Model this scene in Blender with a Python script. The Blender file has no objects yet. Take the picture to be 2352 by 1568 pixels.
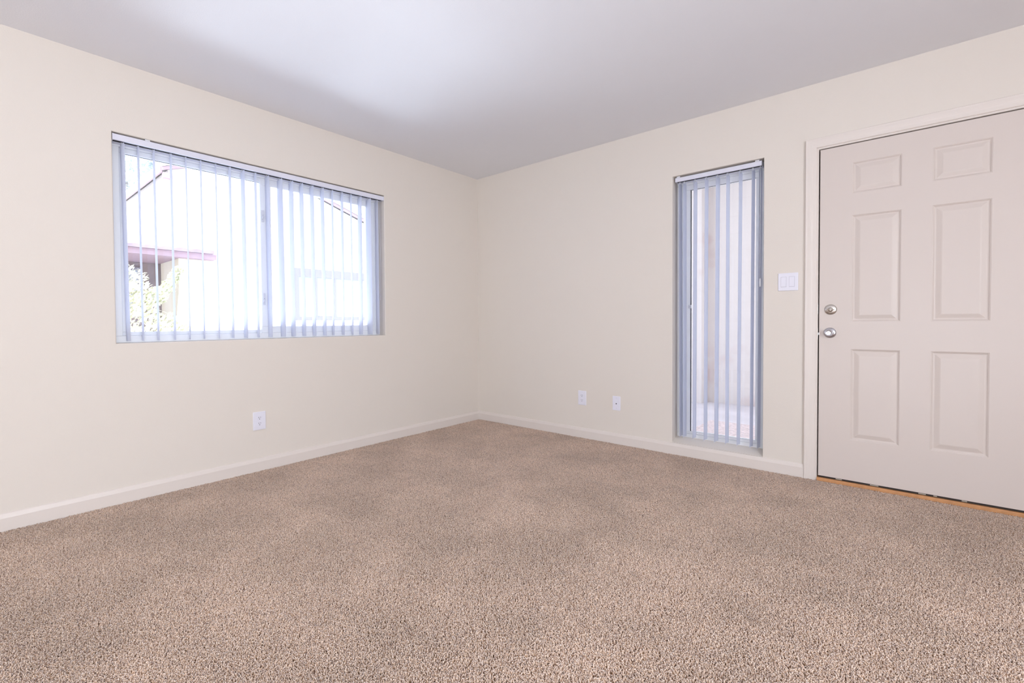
import bpy, bmesh, math, random
from mathutils import Vector, Matrix
random.seed(7)
C = bpy.context.scene.collection
S = bpy.context.scene

# ------------------------------------------------------------------ camera
cam_d = bpy.data.cameras.new('camera'); cam = bpy.data.objects.new('camera', cam_d); C.objects.link(cam)
F_PX = 1075.92
YAW, PITCH, ROLL = 0.7362, -0.0205, -0.0072
fw = Vector((-math.sin(YAW)*math.cos(PITCH), math.cos(YAW)*math.cos(PITCH), math.sin(PITCH)))
r0 = Vector((math.cos(YAW), math.sin(YAW), 0)); u0 = r0.cross(fw)
rr = r0*math.cos(ROLL) + u0*math.sin(ROLL); uu = -r0*math.sin(ROLL) + u0*math.cos(ROLL)
M = Matrix((rr, uu, -fw)).transposed().to_4x4()
M.translation = Vector((3.2227, -3.5463, 0.9951))
cam.matrix_world = M
cam_d.sensor_fit = 'HORIZONTAL'; cam_d.sensor_width = 36.0
cam_d.lens = F_PX/2352*36.0
cam_d.shift_x = 75.74/2352; cam_d.shift_y = -22.96/2352
cam_d.clip_start = 0.05; cam_d.clip_end = 200
S.camera = cam

# ------------------------------------------------------------------ light
S.view_settings.view_transform = 'Standard'
S.view_settings.look = 'None'
S.view_settings.exposure = 0.0
S.view_settings.gamma = 1.0
S.view_settings.use_curve_mapping = False

world = bpy.data.worlds.new('world'); S.world = world; world.use_nodes = True
wn = world.node_tree.nodes; wl = world.node_tree.links
bgn = wn['Background']; bgn.inputs['Strength'].default_value = 2.85
tc = wn.new('ShaderNodeTexCoord'); sep = wn.new('ShaderNodeSeparateXYZ'); ramp = wn.new('ShaderNodeValToRGB')
wl.new(tc.outputs['Generated'], sep.inputs[0]); wl.new(sep.outputs['Z'], ramp.inputs[0])
ramp.color_ramp.elements[0].position = 0.0; ramp.color_ramp.elements[0].color = (0.95, 0.97, 1.0, 1)
ramp.color_ramp.elements[1].position = 0.9; ramp.color_ramp.elements[1].color = (0.63, 0.77, 1.0, 1)
wl.new(ramp.outputs[0], bgn.inputs['Color'])

sun_d = bpy.data.lights.new('sun', 'SUN'); sun = bpy.data.objects.new('sun', sun_d); C.objects.link(sun)
sun_d.energy = 6.6; sun_d.angle = math.radians(0.6); sun_d.color = (1.0, 0.98, 0.96)
sun.rotation_euler = Vector((-0.26, 0.58, -0.77)).to_track_quat('-Z', 'Y').to_euler()

def area(name, loc, direction, sx, sy, power, color):
    d = bpy.data.lights.new(name, 'AREA'); d.shape = 'RECTANGLE'; d.size = sx; d.size_y = sy
    d.energy = power; d.color = color
    o = bpy.data.objects.new(name, d); C.objects.link(o); o.location = loc
    o.rotation_euler = Vector(direction).to_track_quat('-Z', 'Y').to_euler()
    return o
# added fill lamps standing in for paving bounce: added rear opening, wide window
area('rear_fill', (3.3, -7.35, 0.02), (-0.12, 1, 1.1), 2.7, 1.4, 120, (0.93, 0.99, 1.08))
area('yard_fill', (-1.55, -2.07, 0.02), (1, 0, 0.95), 2.6, 1.9, 250, (0.82, 0.95, 1.15))
# added fill lamp outside the added opening of the side wall
area('side_fill', (5.40, -3.55, 1.25), (-1, 0.05, -0.2), 2.4, 1.6, 66, (0.90, 0.98, 1.10))

# ------------------------------------------------------------------ helpers
def mat(name, color, rough=0.6, metal=0.0, spec=0.5, bump=None, noise=None, transl=0.0, coat=0.0):
    """color is linear RGB; bump=(scale, strength, distance); noise=(scale, amount)"""
    m = bpy.data.materials.new(name); m.use_nodes = True
    n = m.node_tree.nodes; l = m.node_tree.links
    b = n['Principled BSDF']; out = n['Material Output']
    b.inputs['Base Color'].default_value = (*color, 1); b.inputs['Roughness'].default_value = rough
    b.inputs['Metallic'].default_value = metal; b.inputs['Specular IOR Level'].default_value = spec
    if coat: b.inputs['Coat Weight'].default_value = coat
    t = None
    if bump or noise:
        t = n.new('ShaderNodeTexCoord')
    if noise:
        nz = n.new('ShaderNodeTexNoise'); nz.inputs['Scale'].default_value = noise[0]; nz.inputs['Detail'].default_value = 4
        l.new(t.outputs['Object'], nz.inputs['Vector'])
        mp = n.new('ShaderNodeMapRange'); mp.inputs['From Min'].default_value = 0.3; mp.inputs['From Max'].default_value = 0.7
        mp.inputs['To Min'].default_value = 1-noise[1]; mp.inputs['To Max'].default_value = 1+noise[1]
        l.new(nz.outputs['Fac'], mp.inputs['Value'])
        mx = n.new('ShaderNodeVectorMath'); mx.operation = 'SCALE'; mx.inputs[0].default_value = color
        l.new(mp.outputs[0], mx.inputs['Scale']); l.new(mx.outputs[0], b.inputs['Base Color'])
    if bump:
        nb = n.new('ShaderNodeTexNoise'); nb.inputs['Scale'].default_value = bump[0]; nb.inputs['Detail'].default_value = 3
        l.new(t.outputs['Object'], nb.inputs['Vector'])
        bp = n.new('ShaderNodeBump'); bp.inputs['Strength'].default_value = bump[1]; bp.inputs['Distance'].default_value = bump[2]
        l.new(nb.outputs['Fac'], bp.inputs['Height']); l.new(bp.outputs[0], b.inputs['Normal'])
    if transl:
        tr = n.new('ShaderNodeBsdfTranslucent'); tr.inputs['Color'].default_value = (*color, 1)
        ms = n.new('ShaderNodeMixShader'); ms.inputs[0].default_value = transl
        l.new(b.outputs[0], ms.inputs[1]); l.new(tr.outputs[0], ms.inputs[2]); l.new(ms.outputs[0], out.inputs[0])
    return m

def srgb(r, g, b):
    f = lambda c: (c/255/12.92) if c/255 <= 0.04045 else ((c/255+0.055)/1.055)**2.4
    return (f(r), f(g), f(b))

ORG = {}
class MB:
    def __init__(s): s.v = []; s.f = []
    def add(s, vs, fs):
        b = len(s.v); s.v += [tuple(x) for x in vs]; s.f += [tuple(i+b for i in f) for f in fs]
    def box(s, x0, x1, y0, y1, z0, z1):
        s.add([(x0,y0,z0),(x1,y0,z0),(x1,y1,z0),(x0,y1,z0),(x0,y0,z1),(x1,y0,z1),(x1,y1,z1),(x0,y1,z1)],
              [(0,3,2,1),(4,5,6,7),(0,1,5,4),(1,2,6,5),(2,3,7,6),(3,0,4,7)])
    def hexa(s, p):   # eight corner points: bottom loop of four then top loop of four
        s.add(p, [(0,3,2,1),(4,5,6,7),(0,1,5,4),(1,2,6,5),(2,3,7,6),(3,0,4,7)])
    def loft(s, loops, closed=True, cap=True):
        n = len(loops[0]); b = len(s.v)
        for lp in loops: s.v += [tuple(x) for x in lp]
        for i in range(len(loops)-1):
            for j in range(n if closed else n-1):
                k = (j+1) % n
                s.f.append((b+i*n+j, b+i*n+k, b+(i+1)*n+k, b+(i+1)*n+j))
        if cap and closed:
            s.f.append(tuple(b+j for j in reversed(range(n))))
            s.f.append(tuple(b+(len(loops)-1)*n+j for j in range(n)))
    def lathe(s, c, axis, prof, n=32, cap=True):
        a = Vector(axis).normalized(); t = a.orthogonal().normalized(); q = a.cross(t); c = Vector(c)
        loops = [[c + a*h + (t*math.cos(2*math.pi*k/n) + q*math.sin(2*math.pi*k/n))*r for k in range(n)] for r, h in prof]
        s.loft(loops, True, cap)
    def tube(s, pts, r, n=8):
        pts = [Vector(p) for p in pts]; loops = []
        for i, p in enumerate(pts):
            d = (pts[min(i+1, len(pts)-1)] - pts[max(i-1, 0)]).normalized()
            t = d.orthogonal().normalized(); q = d.cross(t)
            rad = r[i] if isinstance(r, (list, tuple)) else r
            loops.append([p + (t*math.cos(2*math.pi*k/n) + q*math.sin(2*math.pi*k/n))*rad for k in range(n)])
        s.loft(loops)
    def build(s, name, m, parent=None, bevel=0.0, smooth=False, seg=2):
        o0 = ORG.get(parent.name, Vector((0,0,0))) if parent else Vector((0,0,0))
        me = bpy.data.meshes.new(name)
        me.from_pydata([tuple(Vector(v)-o0) for v in s.v], [], s.f); me.update()
        bm = bmesh.new(); bm.from_mesh(me); bmesh.ops.recalc_face_normals(bm, faces=bm.faces); bm.to_mesh(me); bm.free()
        if smooth:
            for p in me.polygons: p.use_smooth = True
        o = bpy.data.objects.new(name, me); C.objects.link(o)
        if m: me.materials.append(m)
        if parent: o.parent = parent; ORG[o.name] = o0
        if bevel:
            b = o.modifiers.new('bevel', 'BEVEL'); b.width = bevel; b.segments = seg; b.limit_method = 'ANGLE'; b.angle_limit = math.radians(40)
        return o

def tag(o, label=None, cat=None, group=None, kind=None):
    if label: o['label'] = label
    if cat: o['category'] = cat
    if group: o['group'] = group
    if kind: o['kind'] = kind
    return o
def thing(name, loc, label, cat, group=None, kind=None):
    o = bpy.data.objects.new(name, None); C.objects.link(o); o.location = loc; o.empty_display_size = 0.05
    ORG[o.name] = Vector(loc)
    return tag(o, label, cat, group, kind)

def wall_with_holes(name, m, axis, plane, thick, a0, a1, z0, z1, holes, round_r=0.006):
    """axis 'x': inner face on x=plane, body towards -x; axis 'y': inner face on y=plane, body towards +y"""
    As = sorted({a0, a1} | {h[0] for h in holes} | {h[1] for h in holes})
    Zs = sorted({z0, z1} | {h[2] for h in holes} | {h[3] for h in holes})
    bm = bmesh.new(); cache = {}
    def P(a, z, d):
        k = (a, z, d)
        if k not in cache:
            cache[k] = bm.verts.new((plane-d, a, z) if axis == 'x' else (a, plane+d, z))
        return cache[k]
    solid = {}
    for i in range(len(As)-1):
        for j in range(len(Zs)-1):
            ca, cz = (As[i]+As[i+1])/2, (Zs[j]+Zs[j+1])/2
            solid[i, j] = not any(h[0] < ca < h[1] and h[2] < cz < h[3] for h in holes)
    for (i, j), ok in solid.items():
        if not ok: continue
        q = [(As[i],Zs[j]),(As[i+1],Zs[j]),(As[i+1],Zs[j+1]),(As[i],Zs[j+1])]
        bm.faces.new([P(a,z,0) for a,z in q]); bm.faces.new([P(a,z,thick) for a,z in reversed(q)])
        for (di,dj),(p,r) in {(0,-1):(0,1),(1,0):(1,2),(0,1):(2,3),(-1,0):(3,0)}.items():
            if not solid.get((i+di, j+dj), False):
                bm.faces.new([P(*q[p],0), P(*q[p],thick), P(*q[r],thick), P(*q[r],0)])
    bmesh.ops.recalc_face_normals(bm, faces=bm.faces)
    if round_r:
        eds = []
        for e in bm.edges:
            c = (e.verts[0].co+e.verts[1].co)/2
            a, d = (c.y, plane-c.x) if axis == 'x' else (c.x, c.y-plane)
            if abs(d) < 1e-6 and len(e.link_faces) == 2 and e.calc_face_angle(0) > 1.0:
                if any(h[0]-1e-6 <= a <= h[1]+1e-6 and h[2]-1e-6 <= c.z <= h[3]+1e-6 for h in holes):
                    eds.append(e)
        bmesh.ops.bevel(bm, geom=eds, offset=round_r, segments=3, affect='EDGES', profile=0.5)
    me = bpy.data.meshes.new(name); bm.to_mesh(me); bm.free()
    o = bpy.data.objects.new(name, me); C.objects.link(o); me.materials.append(m)
    return o

# ------------------------------------------------------------------ materials
WALL = mat("wall_paint", srgb(231, 222, 212), 0.75, spec=0.25, bump=(190, 0.18, 0.003))
CEIL = mat('ceiling_paint', srgb(240, 239, 242), 0.85, spec=0.15, bump=(150, 0.15, 0.003))
TRIM = mat('trim_paint', srgb(231, 221, 213), 0.38, spec=0.4)
DOOR = mat('door_paint', srgb(220, 208, 200), 0.36, spec=0.4, bump=(60, 0.03, 0.002))
VINYL = mat('window_vinyl', srgb(248, 249, 251), 0.35)
PLATE = mat('plate_plastic', srgb(236, 234, 244), 0.3)
DARK = mat('dark_slot', (0.012, 0.010, 0.012), 0.7)
GASKET = mat('black_gasket', (0.018, 0.016, 0.017), 0.6)
SLAT = mat('slat_vinyl', srgb(241, 243, 252), 0.45, spec=0.3, transl=0.52)
RAILM = mat('rail_white', srgb(228, 227, 238), 0.3)
CHROME = mat('satin_chrome', (0.62, 0.62, 0.66), 0.28, metal=1.0)
NICKEL = mat('satin_nickel', (0.66, 0.62, 0.57), 0.33, metal=1.0)
OAK = mat('threshold_wood', srgb(205, 148, 98), 0.5, noise=(30, 0.12))
RUBBER = mat('weatherstrip_brown', srgb(40, 27, 22), 0.6)
FLAKE = mat('paint_flake', srgb(190, 178, 165), 0.7)
CLEAR = mat('clear_plastic', srgb(225, 225, 230), 0.15)

def glass_material():
    m = bpy.data.materials.new('window_glass'); m.use_nodes = True
    n = m.node_tree.nodes; l = m.node_tree.links
    for x in list(n):
        if x.type != 'OUTPUT_MATERIAL': n.remove(x)
    tr = n.new('ShaderNodeBsdfTransparent'); tr.inputs[0].default_value = (0.96, 0.98, 0.985, 1)
    gl = n.new('ShaderNodeBsdfGlossy'); gl.inputs['Roughness'].default_value = 0.0; gl.inputs['Color'].default_value = (1,1,1,1)
    fr = n.new('ShaderNodeFresnel'); fr.inputs[0].default_value = 1.45
    mx = n.new('ShaderNodeMixShader'); l.new(fr.outputs[0], mx.inputs[0]); l.new(tr.outputs[0], mx.inputs[1]); l.new(gl.outputs[0], mx.inputs[2])
    l.new(mx.outputs[0], n['Material Output'].inputs[0])
    return m
GLASS = glass_material()

# ------------------------------------------------------------------ room shell
H = 2.44
X1, Y1 = 5.2, -6.5            # side wall and rear wall, behind the camera
WY0, WY1, WZ0, WZ1 = -2.974, -1.1575, 0.890, 2.0545        # opening of the wide window
TX0, TX1, TZ0, TZ1 = 1.949, 2.5375, 0.0858, 2.056          # opening of the tall window
DX0, DX1, DZ1 = 2.813, 3.777, 2.052                        # rough opening of the door

fl = MB(); fl.box(-0.16, X1+0.16, Y1-0.16, 0.0, -0.12, -0.009)
floor = fl.build('floor', None)
tag(floor, 'brown beige wall to wall carpet floor of the empty room', 'floor', kind='structure')
ce = MB(); ce.box(-0.16, X1+0.16, Y1-0.16, 0.16, H, H+0.27)
tag(ce.build('ceiling', CEIL), 'smooth pale grey white ceiling of the room', 'ceiling', kind='structure')
w = wall_with_holes('wall_left', WALL, 'x', 0.0, 0.15, Y1-0.16, 0.15, -0.12, H, [(WY0, WY1, WZ0, WZ1)])
tag(w, 'cream painted wall holding the wide window', 'wall', kind='structure')
w = wall_with_holes('wall_right', WALL, 'y', 0.0, 0.15, 0.0, X1+0.16, -0.12, H, [(TX0, TX1, TZ0, TZ1), (DX0, DX1, -0.0, DZ1)], 0.004)
tag(w, 'cream painted wall holding the tall narrow window and the door', 'wall', kind='structure')
w = wall_with_holes('wall_rear', WALL, 'y', Y1, -0.15, 0.0, X1+0.16, -0.12, H, [(1.90, 4.70, 0.02, 2.06)], 0)  # rear opening added so the fill lamp behind it reaches the room
tag(w, 'cream painted wall behind the camera with a wide opening added to admit light', 'wall', kind='structure')
w = wall_with_holes('wall_side', WALL, 'x', X1, -0.15, Y1, 0.0, -0.12, H, [(-4.85, -2.25, 0.2, 2.06)], 0)  # side opening added to let the side fill lamp in
tag(w, 'cream painted wall to the right of the camera with an opening added to admit light', 'wall', kind='structure')

# baseboards: flat face with a sloped top
BH, BS, BT = 0.0858, 0.0625, 0.013
b = MB()
b.loft([[(0,y,0-.009),(BT,y,-.009),(BT,y,BS),(0.0075,y,BH-0.004),(0.004,y,BH),(0,y,BH)] for y in (Y1, 0.0)])
tag(b.build('baseboard_left', TRIM), 'white bevelled baseboard along the wall with the wide window', 'baseboard', kind='structure')
b = MB()
b.loft([[(x,0,-.009),(x,-BT,-.009),(x,-BT,BS),(x,-0.0075,BH-0.004),(x,-0.004,BH),(x,0,BH)] for x in (0.004, 2.764)])
tag(b.build('baseboard_right', TRIM), 'white bevelled baseboard below the tall narrow window', 'baseboard', kind='structure')

# carpet -------------------------------------------------------------------
def carpet_material():
    m = bpy.data.materials.new('carpet_yarn'); m.use_nodes = True
    n = m.node_tree.nodes; l = m.node_tree.links; b = n['Principled BSDF']
    b.inputs['Roughness'].default_value = 0.95; b.inputs['Specular IOR Level'].default_value = 0.05
    b.inputs['Sheen Weight'].default_value = 0.05; b.inputs['Sheen Roughness'].default_value = 0.5
    b.inputs['Sheen Tint'].default_value = (1, 0.93, 0.9, 1)
    a = n.new('ShaderNodeAttribute'); a.attribute_name = 'yarn'
    rp = n.new('ShaderNodeValToRGB'); cr = rp.color_ramp
    cols = [(0.0, srgb(132, 90, 58)), (0.22, srgb(174, 134, 98)), (0.5, srgb(204, 167, 131)), (0.75, srgb(224, 190, 157)), (1.0, srgb(242, 216, 190))]
    cr.elements[0].position = 0; cr.elements[0].color = (*cols[0][1], 1)
    cr.elements[1].position = 1; cr.elements[1].color = (*cols[-1][1], 1)
    for p, c in cols[1:-1]:
        e = cr.elements.new(p); e.color = (*c, 1)
    l.new(a.outputs['Fac'], rp.inputs[0])
    # yarn ends are bleached and fuzzy, the shafts browner
    al = n.new('ShaderNodeAttribute'); al.attribute_name = 'along'
    tip = n.new('ShaderNodeMix'); tip.data_type = 'RGBA'; tip.blend_type = 'MIX'
    pale = n.new('ShaderNodeMix'); pale.data_type = 'RGBA'; pale.blend_type = 'MIX'; pale.inputs['Factor'].default_value = 0.85
    pale.inputs['B'].default_value = (*srgb(248, 236, 230), 1)
    l.new(rp.outputs[0], pale.inputs['A']); l.new(al.outputs['Fac'], tip.inputs['Factor'])
    l.new(rp.outputs[0], tip.inputs['A']); l.new(pale.outputs['Result'], tip.inputs['B'])
    g = n.new('ShaderNodeNewGeometry')
    nz = n.new('ShaderNodeTexNoise'); nz.inputs['Scale'].default_value = 2.2; nz.inputs['Detail'].default_value = 3; nz.inputs['Roughness'].default_value = 0.6
    l.new(g.outputs['Position'], nz.inputs['Vector'])
    mp = n.new('ShaderNodeMapRange'); mp.inputs['From Min'].default_value = 0.35; mp.inputs['From Max'].default_value = 0.65
    mp.inputs['To Min'].default_value = 0.91; mp.inputs['To Max'].default_value = 1.10
    l.new(nz.outputs['Fac'], mp.inputs['Value'])
    sc = n.new('ShaderNodeVectorMath'); sc.operation = 'SCALE'
    l.new(tip.outputs['Result'], sc.inputs[0]); l.new(mp.outputs[0], sc.inputs['Scale']); l.new(sc.outputs[0], b.inputs['Base Color'])
    return m
CARPET = carpet_material()
BACKING = mat('carpet_backing', srgb(140, 104, 80), 0.95, spec=0.02, noise=(160, 0.3))
floor.data.materials.append(BACKING)

def carpet_patch(size, pitch):
    """one square of cut pile: short bent yarn ends leaning every way"""
    rnd = random.Random(3)
    verts, faces, val, along = [], [], [], []
    n = int(size/pitch)
    for i in range(n):
        for j in range(n):
            x = (i + rnd.random())*pitch; y = (j + rnd.random())*pitch
            az = rnd.uniform(0, 2*math.pi); ln = rnd.uniform(0.0095, 0.0145); lean = rnd.uniform(0.15, 1.15)
            r = rnd.uniform(0.0011, 0.0018); c = min(1, max(0, rnd.gauss(0.50, 0.30)))
            dx, dy = math.cos(az), math.sin(az); p = Vector((x, y, -0.010)); b0 = len(verts)
            tw = rnd.uniform(-0.6, 0.6)
            for k in range(4):
                t = k/3; ang = lean*(0.35+0.9*t)
                d = Vector((math.cos(az+tw*t)*math.sin(ang), math.sin(az+tw*t)*math.sin(ang), math.cos(ang)))
                if k: p = p + d*(ln/3)
                s1 = Vector((-dy, dx, 0)); s2 = d.cross(s1).normalized(); rad = r*(0.8, 1.0, 1.05, 0.95)[k]
                for q in range(4):
                    an = q*math.pi/2 + t
                    verts.append(p + (s1*math.cos(an) + s2*math.sin(an))*rad); val.append(c); along.append((0.0, 0.05, 0.2, 0.42)[k])
            for k in range(3):
                for q in range(4):
                    q2 = (q+1) % 4
                    faces.append((b0+k*4+q, b0+k*4+q2, b0+k*4+4+q2, b0+k*4+4+q))
            c0 = len(verts)      # the cut end, slightly domed
            for q in range(4):
                verts.append(verts[b0+12+q].lerp(p, 0.12) + d*0.0002); val.append(c); along.append(0.85)
            faces.append((c0, c0+1, c0+2, c0+3))
            for q in range(4):
                faces.append((b0+12+q, b0+12+(q+1)%4, c0+(q+1)%4, c0+q))
    me = bpy.data.meshes.new('carpet_patch'); me.from_pydata([tuple(v) for v in verts], [], faces); me.update()
    at = me.attributes.new('yarn', 'FLOAT', 'POINT'); at.data.foreach_set('value', val)
    at = me.attributes.new('along', 'FLOAT', 'POINT'); at.data.foreach_set('value', along)
    me.materials.append(CARPET)
    for p in me.polygons: p.use_smooth = True
    return me

PS = 0.40
patch = carpet_patch(PS, 0.0031)
# the pile: grid points carrying the yarn patch, each turned by a random quarter
px0, py1 = 0.014, -0.014
gv, rot = [], []
rnd = random.Random(11)
nx, ny = int((3.95-px0)/PS)+1, int(4.3/PS)+1
for i in range(nx):
    for j in range(ny):
        gv.append((px0+PS*(i+0.5), py1-PS*(j+0.5), 0.0)); rot.append(rnd.randrange(4)*math.pi/2)
pm = bpy.data.meshes.new('carpet_pile'); pm.from_pydata(gv, [], []); pm.update()
ra = pm.attributes.new('turn', 'FLOAT', 'POINT'); ra.data.foreach_set('value', rot)
pile = bpy.data.objects.new('carpet_pile', pm); C.objects.link(pile)
tag(pile, 'beige brown cut pile of the carpet covering the floor', 'carpet', kind='stuff')
ng = bpy.data.node_groups.new('carpet_pile_nodes', 'GeometryNodeTree')
ng.interface.new_socket('Geometry', in_out='INPUT', socket_type='NodeSocketGeometry')
ng.interface.new_socket('Geometry', in_out='OUTPUT', socket_type='NodeSocketGeometry')
gi = ng.nodes.new('NodeGroupInput'); go = ng.nodes.new('NodeGroupOutput')
iop = ng.nodes.new('GeometryNodeInstanceOnPoints')
# the patch mesh is kept by an unlinked helper object
po = bpy.data.objects.new('carpet_patch', patch)
for v in patch.vertices: v.co.x -= PS/2; v.co.y -= PS/2
oi = ng.nodes.new('GeometryNodeObjectInfo'); oi.inputs['Object'].default_value = po; oi.inputs['As Instance'].default_value = True
na = ng.nodes.new('GeometryNodeInputNamedAttribute'); na.data_type = 'FLOAT'; na.inputs['Name'].default_value = 'turn'
cx = ng.nodes.new('ShaderNodeCombineXYZ')
ng.links.new(na.outputs['Attribute'], cx.inputs['Z'])
ng.links.new(gi.outputs[0], iop.inputs['Points']); ng.links.new(oi.outputs['Geometry'], iop.inputs['Instance'])
ng.links.new(cx.outputs[0], iop.inputs['Rotation']); ng.links.new(iop.outputs[0], go.inputs[0])
gm = pile.modifiers.new('pile', 'NODES'); gm.node_group = ng

# ------------------------------------------------------------------ wide window (left wall)
def ring_x(mb, x0, x1, y0, y1, z0, z1, wl_, wr_, wb_, wt_):
    mb.box(x0, x1, y0, y1, z0, z0+wb_); mb.box(x0, x1, y0, y1, z1-wt_, z1)
    mb.box(x0, x1, y0, y0+wl_, z0+wb_, z1-wt_); mb.box(x0, x1, y1-wr_, y1, z0+wb_, z1-wt_)
def ring_y(mb, y0, y1, x0, x1, z0, z1, wl_, wr_, wb_, wt_):
    mb.box(x0, x1, y0, y1, z0, z0+wb_); mb.box(x0, x1, y0, y1, z1-wt_, z1)
    mb.box(x0, x0+wl_, y0, y1, z0+wb_, z1-wt_); mb.box(x1-wr_, x1, y0, y1, z0+wb_, z1-wt_)

win1 = thing('window_1', (-0.10, (WY0+WY1)/2, WZ0), 'wide white vinyl sliding window behind the vertical slats', 'window', kind='structure')
g = MB(); ring_x(g, -0.135, -0.082, WY0, WY1, WZ0, WZ1, 0.045, 0.045, 0.040, 0.052)
g.build('window_frame', VINYL, win1, bevel=0.003)
# fixed light on the left
g = MB(); ring_x(g, -0.128, -0.092, WY0+0.045, -2.098, WZ0+0.040, WZ1-0.052, 0.030, 0.034, 0.022, 0.028)
g.build('fixed_sash', VINYL, win1, bevel=0.003)
# sliding sash on the right
g = MB(); ring_x(g, -0.126, -0.086, -2.142, WY1-0.045, WZ0+0.040, WZ1-0.052, 0.074, 0.074, 0.045, 0.046)
sash = g.build('sliding_sash', VINYL, win1, bevel=0.003)
for zc in (1.74, 1.165):
    l_ = MB(); l_.box(-0.086, -0.078, -2.137, -2.119, zc-0.040, zc+0.040)
    l_.tube([(-0.080, -2.128, zc+0.006), (-0.066, -2.132, zc-0.004), (-0.060, -2.140, zc-0.028)], [0.006, 0.0055, 0.004], 8)
    l_.build('sash_latch', CLEAR, sash, bevel=0.0015)
g = MB(); g.box(-0.112, -0.108, -2.902, -2.128, 0.948, 1.978); g.build('glass_pane', GLASS, win1)
g = MB(); g.box(-0.104, -0.100, -2.070, -1.274, 0.972, 1.960); g.build('glass_pane', GLASS, win1)
g = MB(); ring_x(g, -0.1075, -0.1065, -2.900, -2.131, 0.950, 1.976, 0.004, 0.006, 0.002, 0.005); g.build('glazing_gasket', mat('grey_gasket', srgb(120, 118, 130), 0.6), win1)

# ------------------------------------------------------------------ vertical blinds
def slat_mesh(mb, ctop, cbot, ang_dir, z0, z1, width=0.089, sag=0.005, th=0.0009):
    """a hanging vane: slightly curved strip, notched shoulders at the top"""
    d = Vector((ang_dir[0], ang_dir[1], 0)).normalized(); nrm = Vector((-d.y, d.x, 0))
    loops = []
    for z, c, wf in ((z0, cbot, 1.0), (z1-0.016, None, 1.0), (z1-0.007, None, 0.98), (z1, ctop, 0.80)):
        if c is None:
            t = (z-z0)/(z1-z0); c = Vector(cbot).lerp(Vector(ctop), t)
        c = Vector((c[0], c[1], z)); front, back = [], []
        for k in range(7):
            s_ = -1 + 2*k/6; off = sag*(1-s_*s_) - sag*0.5
            q = c + d*(s_*width/2*wf) + nrm*off
            front.append(q + nrm*th/2); back.append(q - nrm*th/2)
        loops.append(front + back[::-1])
    mb.loft(loops)

blind1 = thing('vertical_blind', (-0.04, (WY0+WY1)/2, WZ0+0.01), 'wide white vertical blind with open slats in front of the wide window', 'blind')
r = MB()   # C-channel head rail, open slot underneath
y0, y1 = WY0+0.003, WY1-0.003
prof = [(-0.003, 2.0455), (-0.003, 2.0130), (-0.014, 2.0130), (-0.014, 2.016), (-0.006, 2.016), (-0.006, 2.0425), (-0.078, 2.0425), (-0.078, 2.016), (-0.050, 2.016), (-0.050, 2.0130), (-0.081, 2.0130), (-0.081, 2.0455)]
r.loft([[(x, y, z) for x, z in prof] for y in (y0, y1)], True, True)
r.build('head_rail', RAILM, blind1)
r = MB(); r.box(-0.078, -0.006, y0+0.004, y1-0.004, 2.0165, 2.019); r.build('slot_shade', DARK, blind1)  # dark strip painting the shade inside the rail channel
for ya_, yb_ in ((y0-0.001, y0+0.004), (y1-0.004, y1+0.001)):
    r = MB(); r.box(-0.080, -0.0015, ya_, yb_, 2.0125, 2.046); r.build('end_cap', RAILM, blind1)
for yc in (-2.81,):
    r = MB(); r.box(-0.060, 0.001, yc-0.012, yc+0.012, 2.0445, 2.0520); r.build('mounting_clip', CLEAR, blind1)
SL = [(-2.9207,-2.9147,-2.0),(-2.8471,-2.8438,6.6),(-2.7718,-2.7685,7.1),(-2.6859,-2.6835,8.3),(-2.6048,-2.6018,13.7),(-2.5241,-2.5216,13.1),
 (-2.4370,-2.4344,15.7),(-2.3545,-2.3517,10.9),(-2.2736,-2.2706,5.5),(-2.1912,-2.1877,13.1),(-2.1114,-2.1073,5.4),(-2.0224,-2.0163,0.7),
 (-1.9418,-1.9400,6.1),(-1.8640,-1.8594,8.8),(-1.7825,-1.7783,10.4),(-1.6983,-1.6933,11.9),(-1.6162,-1.6180,21.2),(-1.5327,-1.5329,18.5),
 (-1.4508,-1.4495,24.2),(-1.3706,-1.3704,12.4),(-1.2863,-1.2843,6.2),(-1.2069,-1.2054,17.5)]
for ya, yb, th in SL:
    # photo positions were read at z = 1.68 and 1.05; carry them on to the ends
    k = (ya-yb)/0.66; yt = ya + k*0.33; yl = yb - k*0.15
    t = math.radians(th); s_ = MB()
    slat_mesh(s_, (-0.045, yt), (-0.045, yl), (-math.cos(t), math.sin(t)), 0.9005, 2.0085)
    so = s_.build('slat', SLAT, blind1, smooth=False)
    c_ = MB(); c_.box(-0.049, -0.041, yt-0.0035, yt+0.0035, 2.000, 2.0175); c_.build('carrier_hook', CLEAR, so)
cd = MB(); cd.tube([(-0.030, -1.1835, 2.014), (-0.029, -1.1840, 1.62), (-0.030, -1.1855, 1.236)], 0.0014, 6)
cord = cd.build('pull_cord', CLEAR, blind1, smooth=True)
cw = MB(); cw.lathe((-0.030, -1.1855, 1.180), (0,0,1), [(0.0035,0),(0.0052,0.003),(0.0052,0.050),(0.0035,0.057)], 12)
cw.build('cord_weight', mat('weight_plastic', srgb(205, 200, 205), 0.35), cord, smooth=True)

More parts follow.
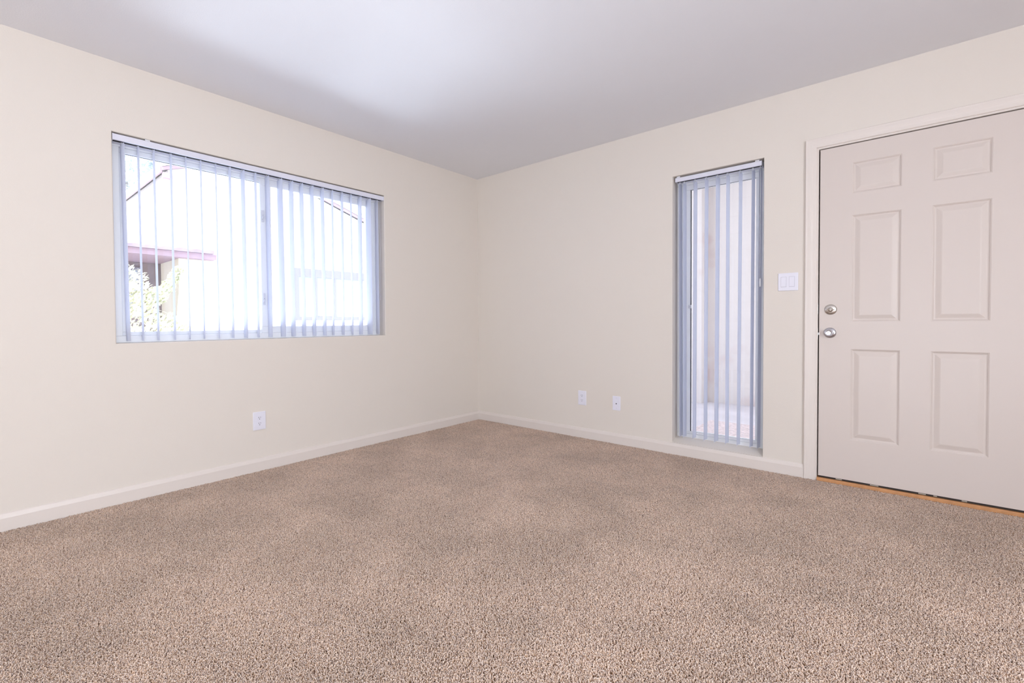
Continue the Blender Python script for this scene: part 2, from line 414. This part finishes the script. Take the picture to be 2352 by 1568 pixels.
# ------------------------------------------------------------------ tall window (right wall)
win2 = thing('window_2', ((TX0+TX1)/2, 0.12, TZ0), 'tall narrow white framed window beside the door', 'window', kind='structure')
g = MB(); g.hexa([(TX0,0.002,TZ0+.0005),(TX1,0.002,TZ0+.0005),(TX1,0.148,TZ0+.0005),(TX0,0.148,TZ0+.0005),(TX0,0.002,TZ0+.003),(TX1,0.002,TZ0+.003),(TX1,0.148,TZ0+.047),(TX0,0.148,TZ0+.047)])
g.build('window_sill', WALL, win2)
g = MB(); ring_y(g, 0.100, 0.149, TX0, TX1, TZ0+0.030, TZ1, 0.058, 0.044, 0.028, 0.055); g.build('window_frame', VINYL, win2, bevel=0.003)
g = MB(); ring_y(g, 0.106, 0.145, TX0+0.058, TX1-0.044, TZ0+0.058, TZ1-0.055, 0.034, 0.022, 0.020, 0.038); wsash = g.build('window_sash', VINYL, win2, bevel=0.003)
g = MB(); ring_y(g, 0.119, 0.121, 2.038, 2.4745, 0.1615, 1.966, 0.0085, 0.0005, 0.0025, 0.005); g.build('glazing_gasket', GASKET, win2)
g = MB(); g.box(2.036, 2.476, 0.122, 0.126, 0.158, 1.968); g.build('glass_pane', GLASS, win2)
g = MB(); g.box(2.030, 2.050, 0.098, 0.107, 1.085, 1.110); g.tube([(2.040,0.098,1.098),(2.044,0.088,1.094),(2.047,0.084,1.080)], [0.005,0.005,0.003], 8)
g.build('sash_latch', CLEAR, win2, bevel=0.001)

blind2 = thing('vertical_blind', ((TX0+TX1)/2, 0.06, TZ0+0.01), 'tall narrow white vertical blind hanging in the window beside the door', 'blind')
r = MB(); x0, x1 = TX0+0.014, TX1-0.018
prof = [(0.020, 2.0455), (0.020, 2.0160), (0.030, 2.0160), (0.030, 2.019), (0.023, 2.019), (0.023, 2.0425), (0.090, 2.0425), (0.090, 2.019), (0.066, 2.019), (0.066, 2.0160), (0.093, 2.0160), (0.093, 2.0455)]
r.loft([[(x, y, z) for y, z in prof] for x in (x0, x1)]); r.build('head_rail', RAILM, blind2)
r = MB(); r.box(x0+0.004, x1-0.004, 0.023, 0.090, 2.0195, 2.022); r.build('slot_shade', DARK, blind2)  # shade of the open channel, put in as a dark strip
for xa_, xb_ in ((x0-0.001, x0+0.004), (x1-0.004, x1+0.001)):
    r = MB(); r.box(xa_, xb_, 0.0185, 0.0935, 2.0155, 2.046); r.build('end_cap', RAILM, blind2)
for xc in (1.985, 2.495):
    r = MB(); r.box(xc-0.012, xc+0.012, 0.017, 0.070, 2.0445, 2.0540); r.build('mounting_clip', CLEAR, blind2)
ST = [(1.984,1.989,-1.5),(2.0154,2.0172,-1.6),(2.0889,2.0863,1.4),(2.1655,2.163,1.4),(2.2397,2.2359,4.2),(2.3056,2.3047,2.4),(2.3834,2.3783,2.5),(2.4608,2.457,2.6),(2.504,2.5012,3.5)]
for xa, xb, th in ST:
    t = math.radians(th); s_ = MB(); k = (xa-xb)/1.2
    slat_mesh(s_, (xa+k*0.35, 0.06), (xb-k*0.45, 0.06), (math.sin(t), math.cos(t)), 0.127, 2.0115, 0.078)
    so = s_.build('slat', SLAT, blind2)
    xt = xa+k*0.35
    c_ = MB(); c_.box(xt-0.0035, xt+0.0035, 0.056, 0.064, 2.003, 2.0205); c_.build('carrier_hook', CLEAR, so)
cd = MB(); cd.tube([(2.512, 0.030, 2.017), (2.511, 0.029, 1.65), (2.512, 0.030, 1.27)], 0.0014, 6); cord = cd.build('pull_cord', CLEAR, blind2, smooth=True)
cw = MB(); cw.lathe((2.512, 0.030, 1.215), (0,0,1), [(0.0035,0),(0.0052,0.003),(0.0052,0.050),(0.0035,0.057)], 12); cw.build('cord_weight', CLEAR, cord, smooth=True)

# ------------------------------------------------------------------ door
door = thing('door_1', (3.295, 0.022, 0.0), 'cream six panel entry door with deadbolt and knob', 'door', kind='structure')
LX0, LX1, LZ0, LZ1, LT = 2.8380, 3.7520, 0.0315, 2.0275, 0.0445
def door_leaf():
    bm = bmesh.new()
    px = [(2.9915, 3.2095), (3.3345, 3.5535)]; pz = [(0.2745, 0.8175), (0.981, 1.609), (1.738, 1.919)]
    xs = sorted([LX0, LX1] + [v for p in px for v in p]); zs = sorted([LZ0, LZ1] + [v for p in pz for v in p])
    cache = {}
    def V(x, z, d):
        k = (round(x,5), round(z,5), round(d,5))
        if k not in cache: cache[k] = bm.verts.new((x, d, z))
        return cache[k]
    for i in range(len(xs)-1):
        for j in range(len(zs)-1):
            a = (xs[i], xs[i+1]); c = (zs[j], zs[j+1])
            if a in px and c in pz: continue
            bm.faces.new([V(a[0],c[0],0), V(a[1],c[0],0), V(a[1],c[1],0), V(a[0],c[1],0)])
    rings = [(0,0), (0.0015,0.0012), (0.004,0.0020), (0.0065,0.0050), (0.010,0.0074), (0.013,0.0080), (0.0165,0.0078), (0.034,0.0022), (0.0385,0.0012), (0.041,0.0010)]
    for a in px:
        for c in pz:
            prev = None
            for o, d in rings:
                lp = [V(a[0]+o,c[0]+o,d), V(a[1]-o,c[0]+o,d), V(a[1]-o,c[1]-o,d), V(a[0]+o,c[1]-o,d)]
                if prev:
                    for q in range(4):
                        bm.faces.new([prev[q], prev[(q+1)%4], lp[(q+1)%4], lp[q]])
                prev = lp
            bm.faces.new(prev)
    # sides and back
    f = [V(LX0,LZ0,0), V(LX1,LZ0,0), V(LX1,LZ1,0), V(LX0,LZ1,0)]
    k = [bm.verts.new((v.co.x, LT, v.co.z)) for v in f]
    bm.faces.new(k[::-1])
    outer = {}
    for q, (lst, fixed) in enumerate(((xs,'z0'),(zs,'x1'),(xs,'z1'),(zs,'x0'))):
        pts = [V(x,LZ0,0) for x in xs] if q == 0 else [V(LX1,z,0) for z in zs] if q == 1 else [V(x,LZ1,0) for x in xs[::-1]] if q == 2 else [V(LX0,z,0) for z in zs[::-1]]
        bm.faces.new(pts + [k[(q+1)%4], k[q]])
    bmesh.ops.recalc_face_normals(bm, faces=bm.faces)
    mb = MB(); bm.verts.index_update()
    mb.v = [tuple(v.co) for v in bm.verts]; mb.f = [tuple(v.index for v in fc.verts) for fc in bm.faces]
    bm.free(); return mb
leaf = door_leaf().build('door_leaf', DOOR, door)
db = MB(); db.lathe((2.8940, 0.0, 1.0545), (0,-1,0), [(0.0300,0),(0.0312,0.001),(0.0312,0.003),(0.0285,0.0065),(0.0150,0.0095),(0.0105,0.0100),(0.0100,0.0135),(0.0040,0.0140)], 40)
dbo = db.build('deadbolt_rose', NICKEL, leaf, smooth=True)
tt = MB(); tl = [(-0.0195,-0.0040,0.0),(0.0215,-0.0040,0.0)]
tt.hexa([(2.8755,-0.013,1.0545),(2.9145,-0.013,1.0500),(2.9145,-0.027,1.0500),(2.8755,-0.019,1.0545),
         (2.8755,-0.013,1.0585),(2.9145,-0.013,1.0560),(2.9145,-0.027,1.0560),(2.8755,-0.019,1.0585)])
tt.build('thumb_turn', NICKEL, dbo, bevel=0.0012)
kn = MB(); kn.lathe((2.8915, 0.0, 0.9135), (0,-1,0), [(0.0308,0),(0.0318,0.0015),(0.0312,0.005),(0.0265,0.009),(0.0150,0.012),(0.0115,0.014),(0.0110,0.024),(0.0130,0.030)], 40)
rose = kn.build('knob_rose', CHROME, leaf, smooth=True)
kk = MB(); kk.lathe((2.8915, 0.0, 0.9135), (0,-1,0), [(0.0110,0.026),(0.0165,0.031),(0.0198,0.039),(0.0205,0.048),(0.0196,0.055),(0.0178,0.0580),(0.0165,0.0578),(0.0158,0.0560),(0.0148,0.0552),(0.0060,0.0562),(0.0025,0.0565)], 40)
kk.build('door_knob', CHROME, rose, smooth=True)
sn = MB(); sn.lathe((2.909,-0.0085,0.9125), (0.4,-1,0), [(0.0028,0),(0.0028,0.003),(0.0020,0.0036)], 10); sn.build('release_pin', DARK, rose)

jm = MB()
jm.box(2.8145, 2.8310, -0.001, 0.115, 0.0, 2.034); jm.box(3.7590, 3.7755, -0.001, 0.115, 0.0, 2.034); jm.box(2.8145, 3.7755, -0.001, 0.115, 2.034, 2.0505)
jamb = jm.build('door_jamb', TRIM, door, bevel=0.001)
ws = MB(); ws.box(2.8312, 2.8445, 0.0465, 0.060, 0.0205, 2.0335); ws.box(3.7455, 3.7588, 0.0465, 0.060, 0.0205, 2.0335); ws.box(2.8445, 3.7455, 0.0465, 0.060, 2.020, 2.0335)
ws.build('weatherstrip', GASKET, door)
sw = MB(); sw.box(LX0+0.002, LX1-0.002, 0.004, 0.040, 0.0212, 0.0312); sweep = sw.build('door_sweep', RUBBER, door)
for fx, fl_ in ((2.925,0.030),(3.085,0.020),(3.105,0.018),(3.292,0.030),(3.352,0.014),(3.46,0.02)):
    k_ = MB(); k_.box(fx, fx+fl_, 0.0030, 0.0042, 0.0236, 0.0285); k_.build('paint_flake', FLAKE, sweep)
for zc, hh in ((1.060, 0.032), (0.905, 0.034)):
    s_ = MB(); s_.box(2.8306, 2.8318, 0.004, 0.040, zc-hh, zc+hh); s_.box(2.8285, 2.8318, -0.0016, 0.004, zc-hh*0.5, zc+hh*0.5)
    s_.build('strike_plate', NICKEL, jamb, bevel=0.0006)
lb = MB(); lb.box(2.8325, 2.840, 0.012, 0.030, 0.899, 0.915); lb.build('latch_bolt', CHROME, leaf, bevel=0.001)
th = MB(); th.box(2.8312, 3.7588, -0.010, 0.120, -0.009, 0.0195); th.build('threshold', OAK, door, bevel=0.002)

# casing around the door (colonial profile swept round the head)
cp = [(0.0,0.0),(0.0,-0.0075),(0.004,-0.0095),(0.010,-0.0100),(0.018,-0.0112),(0.026,-0.0138),(0.034,-0.0150),(0.046,-0.0158),(0.050,-0.0172),(0.0545,-0.0172),(0.0570,-0.0150),(0.0570,0.0)]
ci, co_, ct = 2.8215, 3.7685, 2.0450
t_ = MB(); loops = []
for (bx, bz, sx_, sz_) in ((ci, -0.009, -1, 0), (ci, ct, -1, 1), (co_, ct, 1, 1), (co_, -0.009, 1, 0)):
    loops.append([(bx + sx_*o, d, bz + sz_*o) for o, d in cp])
t_.loft(loops, True, True)
tag(t_.build('trim_1', TRIM), 'cream moulded casing framing the entry door', 'trim', kind='structure')

# ------------------------------------------------------------------ outlets, cable plate, switch
def rounded_rect(w_, h_, r_, n=5):
    pts = []
    for cx_, cz_, a0 in ((w_/2-r_, h_/2-r_, 0), (-w_/2+r_, h_/2-r_, 90), (-w_/2+r_, -h_/2+r_, 180), (w_/2-r_, -h_/2+r_, 270)):
        for k in range(n+1):
            a = math.radians(a0 + 90*k/n); pts.append((cx_+r_*math.cos(a), cz_+r_*math.sin(a)))
    return pts
class WallFrame:
    """places plate shapes on a wall: u along the wall, v up, w out of it"""
    def __init__(s, wall, a, z): s.wall, s.a, s.z = wall, a, z
    def P(s, u, v, w_):
        return (w_, s.a+u, s.z+v) if s.wall == 'left' else (s.a+u, -w_, s.z+v)
    def plate(s, mb, w_, h_, t=0.0055, r_=0.003, cu=0, cv=0, base=0.0, inset=0.0035):
        o1 = rounded_rect(w_, h_, r_); o2 = rounded_rect(w_-inset*0.5, h_-inset*0.5, r_); o3 = rounded_rect(w_-inset*2, h_-inset*2, max(r_-0.001,0.0008))
        mb.loft([[s.P(cu+x,cv+y,base) for x,y in o1], [s.P(cu+x,cv+y,base+t*0.45) for x,y in o1], [s.P(cu+x,cv+y,base+t*0.85) for x,y in o2], [s.P(cu+x,cv+y,base+t) for x,y in o3]])
    def disc(s, mb, r_, w0, w1, cu, cv, n=16):
        mb.loft([[s.P(cu+r_*math.cos(2*math.pi*k/n), cv+r_*math.sin(2*math.pi*k/n), w0) for k in range(n)],
                 [s.P(cu+r_*math.cos(2*math.pi*k/n), cv+r_*math.sin(2*math.pi*k/n), w1) for k in range(n)]])
    def slot(s, mb, u0, u1, v0, v1, w0, w1):
        mb.loft([[s.P(u0,v0,w0),s.P(u1,v0,w0),s.P(u1,v1,w0),s.P(u0,v1,w0)],[s.P(u0,v0,w1),s.P(u1,v0,w1),s.P(u1,v1,w1),s.P(u0,v1,w1)]])
def outlet(wall, a, z, w_, h_, label):
    F = WallFrame(wall, a, z)
    o = thing('wall_outlet', F.P(0, -h_/2, 0), label, 'outlet')
    m_ = MB(); F.plate(m_, w_, h_); F_pl = m_.build('cover_plate', PLATE, o)
    for cv in (0.0195, -0.0195):
        m_ = MB(); pts = []
        for k in range(24):
            an = 2*math.pi*k/24; x, y = 0.0172*math.cos(an), 0.0172*math.sin(an); y = max(-0.0145, min(0.0145, y)); pts.append((x, cv+y))
        m_.loft([[F.P(x,y,0.004) for x,y in pts],[F.P(x,y,0.0066) for x,y in pts],[F.P(x*0.95,cv+(y-cv)*0.95,0.0072) for x,y in pts]])
        rc = m_.build('receptacle', PLATE, o)
        m_ = MB()
        sg = 1 if wall == 'right' else -1
        F.slot(m_, -0.0074, -0.0052, cv-0.0005, cv+0.0085, 0.0068, 0.0074); F.slot(m_, 0.0052, 0.0074, cv+0.0008, cv+0.0078, 0.0068, 0.0074)
        F.disc(m_, 0.0026, 0.0068, 0.0074, 0.0, cv-0.0070); m_.build('contact_slot', DARK, rc)
    m_ = MB(); F.disc(m_, 0.003, 0.005, 0.0065, 0, 0); m_.build('plate_screw', PLATE, o)
    return o
outlet('left', -2.209, 0.338, 0.0835, 0.1215, 'white duplex outlet on the wall under the wide window')
outlet('right', 1.1945, 0.3405, 0.0755, 0.1215, 'white duplex outlet low on the wall between corner and tall window')
F = WallFrame('right', 1.5070, 0.3290)
o = thing('cable_outlet', F.P(0, -0.057, 0), 'white cable jack plate with one dark hole beside the duplex outlet', 'cable outlet')
m_ = MB(); F.plate(m_, 0.0665, 0.1145); m_.build('cover_plate', PLATE, o)
m_ = MB(); F.disc(m_, 0.0068, 0.005, 0.0066, 0, -0.003, 20); jk = m_.build('cable_jack', PLATE, o)
m_ = MB(); F.disc(m_, 0.0047, 0.0060, 0.0070, 0, -0.003, 18); m_.build('jack_hole', DARK, jk)
for cv in (0.041, -0.041):
    m_ = MB(); F.disc(m_, 0.0030, 0.005, 0.0064, 0, cv); m_.build('plate_screw', CLEAR, o)
F = WallFrame('right', 2.6748, 1.2360)
o = thing('light_switch', F.P(0, -0.056, 0), 'white double rocker light switch beside the door casing', 'light switch')
m_ = MB(); F.plate(m_, 0.1085, 0.1130, 0.006); m_.build('cover_plate', PLATE, o)
for cu, tilt in ((-0.0235, 1), (0.0205, -1)):
    m_ = MB(); F.slot(m_, cu-0.0150, cu+0.0150, -0.0325, 0.0325, 0.005, 0.0062); bz = m_.build('switch_bezel', mat('bezel_grey', srgb(188, 184, 194), 0.4), o)
    m_ = MB(); a_, b_ = (0.0070, 0.0098) if tilt > 0 else (0.0098, 0.0070)
    u0, u1, v0, v1 = cu-0.0138, cu+0.0138, -0.0308, 0.0312
    m_.loft([[F.P(u0,v0,0.005),F.P(u1,v0,0.005),F.P(u1,v1,0.005),F.P(u0,v1,0.005)],[F.P(u0,v0,0.0098),F.P(u1,v0,0.0098),F.P(u1,v1,0.0068),F.P(u0,v1,0.0068)]])
    m_.build('rocker', PLATE, bz, bevel=0.0006)

# ------------------------------------------------------------------ outdoors
STUCCO = mat('white_stucco', srgb(240, 236, 230), 0.9, spec=0.1, bump=(40, 0.3, 0.01))
YSTUC = mat('cream_stucco', srgb(236, 227, 208), 0.9, spec=0.1, bump=(40, 0.3, 0.01))
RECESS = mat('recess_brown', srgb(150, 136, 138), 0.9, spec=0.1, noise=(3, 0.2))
FASCIA = mat('fascia_mauve', srgb(184, 158, 170), 0.7)
TILE = mat('clay_tile', srgb(168, 150, 160), 0.8, noise=(6, 0.15))
BLUEW = mat('pale_blinds', srgb(184, 190, 202), 0.5)
FRAMEW = mat('house_window_frame', srgb(150, 145, 157), 0.5)
PAVE = mat('paving', srgb(226, 228, 232), 0.9, spec=0.1, noise=(1.5, 0.08))

def slab(pts, z0, z1, name, m):
    mb = MB(); mb.loft([[(x,y,z0) for x,y in pts],[(x,y,z1) for x,y in pts]]); return mb.build(name, m)
g = MB(); g.box(-30, 12, -14, 20, -0.45, -0.30)
tag(g.build('ground', PAVE), 'pale sunlit paving outside the windows', 'ground', kind='structure')

g = MB(); g.box(-0.2, 5.6, -9.6, -6.66, 2.46, 2.56)  # unseen slab added to block the sun at the rear opening
tag(g.build('rear_sun_blocker', STUCCO), 'unseen white slab added to keep the sun out of the rear opening', 'sun blocker', kind='structure')
# house across the yard: gable front on x = -7
house = thing('neighbor_house', (-9.0, 2.0, -0.30), 'white stucco house with a low gable roof seen through the wide window', 'house')
HX, HB = -7.0, -13.0
yl, yr, zl, yp, zp, yR, zR = -0.90, 6.0, 3.80, 0.62, 4.43, 6.4, 2.65
g = MB(); sec = [(yl,-0.30),(yr,-0.30),(yr,2.70),(yp,4.40),(yl,3.88)]
g.loft([[(HX,y,z) for y,z in sec],[(HB,y,z) for y,z in sec]]); g.build('house_wall', STUCCO, house)
g = MB()
for (ya,za),(yb,zb) in (((-1.02,3.90),(yp,4.46)),((yp,4.46),(6.6,2.60))):
    g.hexa([(-6.88,ya,za),(-13.4,ya,za),(-13.4,yb,zb),(-6.88,yb,zb),(-6.88,ya,za+0.09),(-13.4,ya,za+0.09),(-13.4,yb,zb+0.09),(-6.88,yb,zb+0.09)])
roof = g.build('house_roof', STUCCO, house)
g = MB()
for (ya,za),(yb,zb) in (((-1.02,3.86),(yp,4.42)),((yp,4.42),(6.6,2.56))):
    g.hexa([(-6.90,ya,za-0.03),(-6.94,ya,za-0.03),(-6.94,yb,zb-0.03),(-6.90,yb,zb-0.03),(-6.90,ya,za+0.03),(-6.94,ya,za+0.03),(-6.94,yb,zb+0.03),(-6.90,yb,zb+0.03)])
g.box(-13.3, -6.95, -1.035, -1.005, 3.80, 3.92)
g.build('barge_board', FASCIA, house)
for xb in (-6.95,):
    g = MB(); g.box(xb-0.05, xb+0.05, -1.0, -0.85, 3.70, 3.80); g.build('rafter_tail', FASCIA, house)
# window of the house: frame, sash bars, pale blinds
g = MB(); ring_x(g, HX, HX+0.03, 1.52, 3.72, 1.06, 2.25, 0.10, 0.10, 0.08, 0.13); hw = g.build('window_surround', FRAMEW, house)
g = MB(); g.box(HX+0.004, HX+0.012, 1.62, 3.62, 1.14, 2.12); g.build('window_blind', BLUEW, hw)
g = MB(); g.box(HX+0.012, HX+0.03, 1.62, 3.62, 2.06, 2.12); g.box(HX+0.012, HX+0.03, 2.03, 2.07, 1.14, 2.06); g.box(HX+0.012, HX+0.03, 2.52, 2.56, 1.14, 2.06); g.box(HX+0.012, HX+0.026, 2.1, 2.5, 1.14, 1.16)
g.build('window_bar', FRAMEW, hw)

# low porch wing in front of the house, on the left
porch = thing('porch_wing', (-6.0, -2.3, -0.30), 'low tiled porch with mauve fascia in front of the white house', 'porch')
g = MB(); g.box(-6.32, -5.33, -1.213, -0.712, -0.30, 2.04); g.build('porch_wall', YSTUC, porch)
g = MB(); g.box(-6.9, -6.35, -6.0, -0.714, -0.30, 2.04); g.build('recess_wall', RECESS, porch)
g = MB(); g.box(-6.9, -5.24, -6.0, -0.714, 2.042, 2.058); g.build('porch_soffit', FASCIA, porch)
g = MB(); g.box(-5.235, -5.20, -6.0, -0.70, 2.046, 2.128); g.box(-5.215, -5.185, -6.0, -0.69, 2.112, 2.132); g.build('fascia_board', FASCIA, porch)
g = MB()   # mission tiles: a wavy sheet with its thickness at the eave
n = 25; pitch = 0.205
def wave(y): return 0.026*abs(math.sin(math.pi*(y+0.70)/pitch))**0.8
ys = [-6.0+k*(5.25)/(n*8) for k in range(n*8+1)]
for xa, xb, dz in ((-5.14,-6.2,0.03),(-6.2,-6.9,0.05)):
    lo1 = [(xa,y,2.134) for y in ys]; up1 = [(xa,y,2.165+wave(y)) for y in ys]
    lo2 = [(xb,y,2.134+0.02) for y in ys]; up2 = [(xb,y,2.165+wave(y)+0.02) for y in ys]
    g.loft([lo1+up1[::-1], lo2+up2[::-1]])
g.build('tile_roof', TILE, porch)
g = MB(); ring_x(g, -6.35, -6.31, -2.30, -1.50, 1.20, 1.95, 0.05, 0.05, 0.05, 0.05); pw = g.build('window_frame', FRAMEW, porch)
g = MB()
g.box(-6.345, -6.335, -2.25, -1.55, 1.25, 1.90); g.build('window_blind', BLUEW, pw)

# shrub and tree
def foliage(mb, rnd, centers, n, size):
    for _ in range(n):
        c, rad = rnd.choice(centers)
        d = Vector((rnd.gauss(0,1), rnd.gauss(0,1), rnd.gauss(0,1))).normalized()*rad*rnd.random()**0.4
        p = Vector(c)+d; a = Vector((rnd.gauss(0,1), rnd.gauss(0,1), rnd.gauss(0,1))).normalized(); t = a.orthogonal().normalized(); q = a.cross(t)
        s_ = size*rnd.uniform(0.6, 1.3)
        mb.add([p-t*s_, p-q*s_*0.45+a*s_*0.1, p+t*s_, p+q*s_*0.45+a*s_*0.1], [(0,1,2,3)])
LEAF = mat('washed_out_leaf', srgb(234, 234, 212), 0.6, noise=(8, 0.25), transl=0.3)  # overexposed glare put into the pale leaf colour
FLOWER = mat('cream_blossom', srgb(248, 244, 222), 0.7, transl=0.3)
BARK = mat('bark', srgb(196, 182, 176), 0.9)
TLEAF = mat('hazed_tree_leaf', srgb(214, 222, 226), 0.6, noise=(3, 0.3), transl=0.3)  # haze put into the leaf colour as a pale blue white
rnd = random.Random(5)
sh = thing('flowering_shrub', (-4.9, -2.0, -0.30), 'cream flowering shrub in front of the tiled porch', 'shrub')
st = MB()
for k in range(9):
    a = rnd.uniform(0, 6.28); e = Vector((-4.9+0.5*math.cos(a), -1.85+0.6*math.sin(a), rnd.uniform(1.0,1.6)))
    b0 = Vector((-4.9, -1.95, -0.30)); st.tube([b0, b0.lerp(e,0.5)+Vector((0,0,0.15)), e], [0.02,0.013,0.006], 6)
st.build('shrub_stem', BARK, sh)
cs = [((-4.95,-2.0,1.55),0.30),((-4.95,-1.82,1.32),0.28),((-4.9,-1.78,0.95),0.36),((-4.9,-1.45,0.92),0.26),((-4.95,-1.37,1.70),0.08),((-4.95,-1.32,1.80),0.07),((-4.95,-1.46,1.56),0.09),((-4.95,-1.60,1.42),0.13),((-4.9,-1.22,0.80),0.20),((-4.95,-2.1,1.80),0.11)]
lf = MB(); foliage(lf, rnd, cs, 2600, 0.045); lf.build('foliage', LEAF, sh)
bl = MB(); foliage(bl, rnd, cs, 2600, 0.036); bl.build('blossom', FLOWER, sh)
tr = thing('background_tree', (-15.5, 0.2, -0.30), 'hazy tree rising behind the roof of the white house', 'tree')
tk = MB(); tk.tube([(-15.5,0.2,-0.3),(-15.4,0.3,3.0),(-15.6,0.1,6.0)], [0.18,0.14,0.05], 8); tk.build('trunk', BARK, tr, smooth=True)
tcs = [((-15.5,-0.3,5.4),0.8),((-15.5,0.6,5.8),0.9),((-15.4,0.2,6.8),0.8),((-15.4,-1.0,4.8),0.6),((-15.4,1.2,6.6),0.7),((-15.4,-0.9,6.2),0.5)]
lf = MB(); foliage(lf, rnd, tcs, 1500, 0.13); lf.build('foliage', TLEAF, tr)

# entry porch outside the tall window and the door
def porch_wall_material():
    m = mat('porch_stucco', srgb(238, 230, 224), 0.9, spec=0.1)
    n = m.node_tree.nodes; l = m.node_tree.links; b = n['Principled BSDF']
    g_ = n.new('ShaderNodeNewGeometry')
    nz = n.new('ShaderNodeTexNoise'); nz.inputs['Scale'].default_value = 1.6; nz.inputs['Detail'].default_value = 4
    l.new(g_.outputs['Position'], nz.inputs['Vector'])
    r_ = n.new('ShaderNodeValToRGB'); r_.color_ramp.elements[0].position = 0.56; r_.color_ramp.elements[0].color = (*srgb(216,208,206),1)
    r_.color_ramp.elements[1].position = 0.74; r_.color_ramp.elements[1].color = (*srgb(200,178,177),1)
    l.new(nz.outputs['Fac'], r_.inputs[0]); l.new(r_.outputs[0], b.inputs['Base Color'])
    return m
PW = porch_wall_material()
PFLOOR = mat('porch_concrete', srgb(212, 204, 207), 0.9, spec=0.1, noise=(2.5, 0.08))
g = MB()
zc = -0.05
while zc < 2.7:     # courses of the block wall, a groove between each
    g.box(-1.5, 3.9, 2.86, 2.96, zc, min(zc+0.207, 2.7)); g.box(-1.5, 3.9, 2.862, 2.95, zc+0.207, zc+0.211); zc += 0.211
g.box(1.02, 1.34, 2.70, 2.86, -0.05, 2.7)
tag(g.build('porch_wall', PW), 'stained pale block wall of the entry porch seen through the tall window', 'wall', kind='structure')
g = MB(); g.box(-1.5, 6.0, 0.151, 2.96, -0.20, -0.05)
tag(g.build('porch_floor', PFLOOR), 'pale concrete floor of the entry porch', 'floor', kind='structure')
g = MB(); g.box(0.3, 3.0, 0.151, 3.1, 2.7, 2.8)  # unseen slab added and sized to shade the porch, ends open to sky
tag(g.build('porch_shade_roof', mat('shade_roof_paint', srgb(236,232,226), 0.9)), 'unseen white roof added to shade the entry porch', 'ceiling', kind='structure')
g = MB(); g.box(1.75, 2.75, 0.75, 1.62, -0.05, -0.032)
tag(g.build('doormat', mat('mat_rust', srgb(216, 198, 196), 0.95, spec=0.05, noise=(40, 0.2)), bevel=0.006), 'faded reddish doormat on the porch floor outside the tall window', 'doormat')
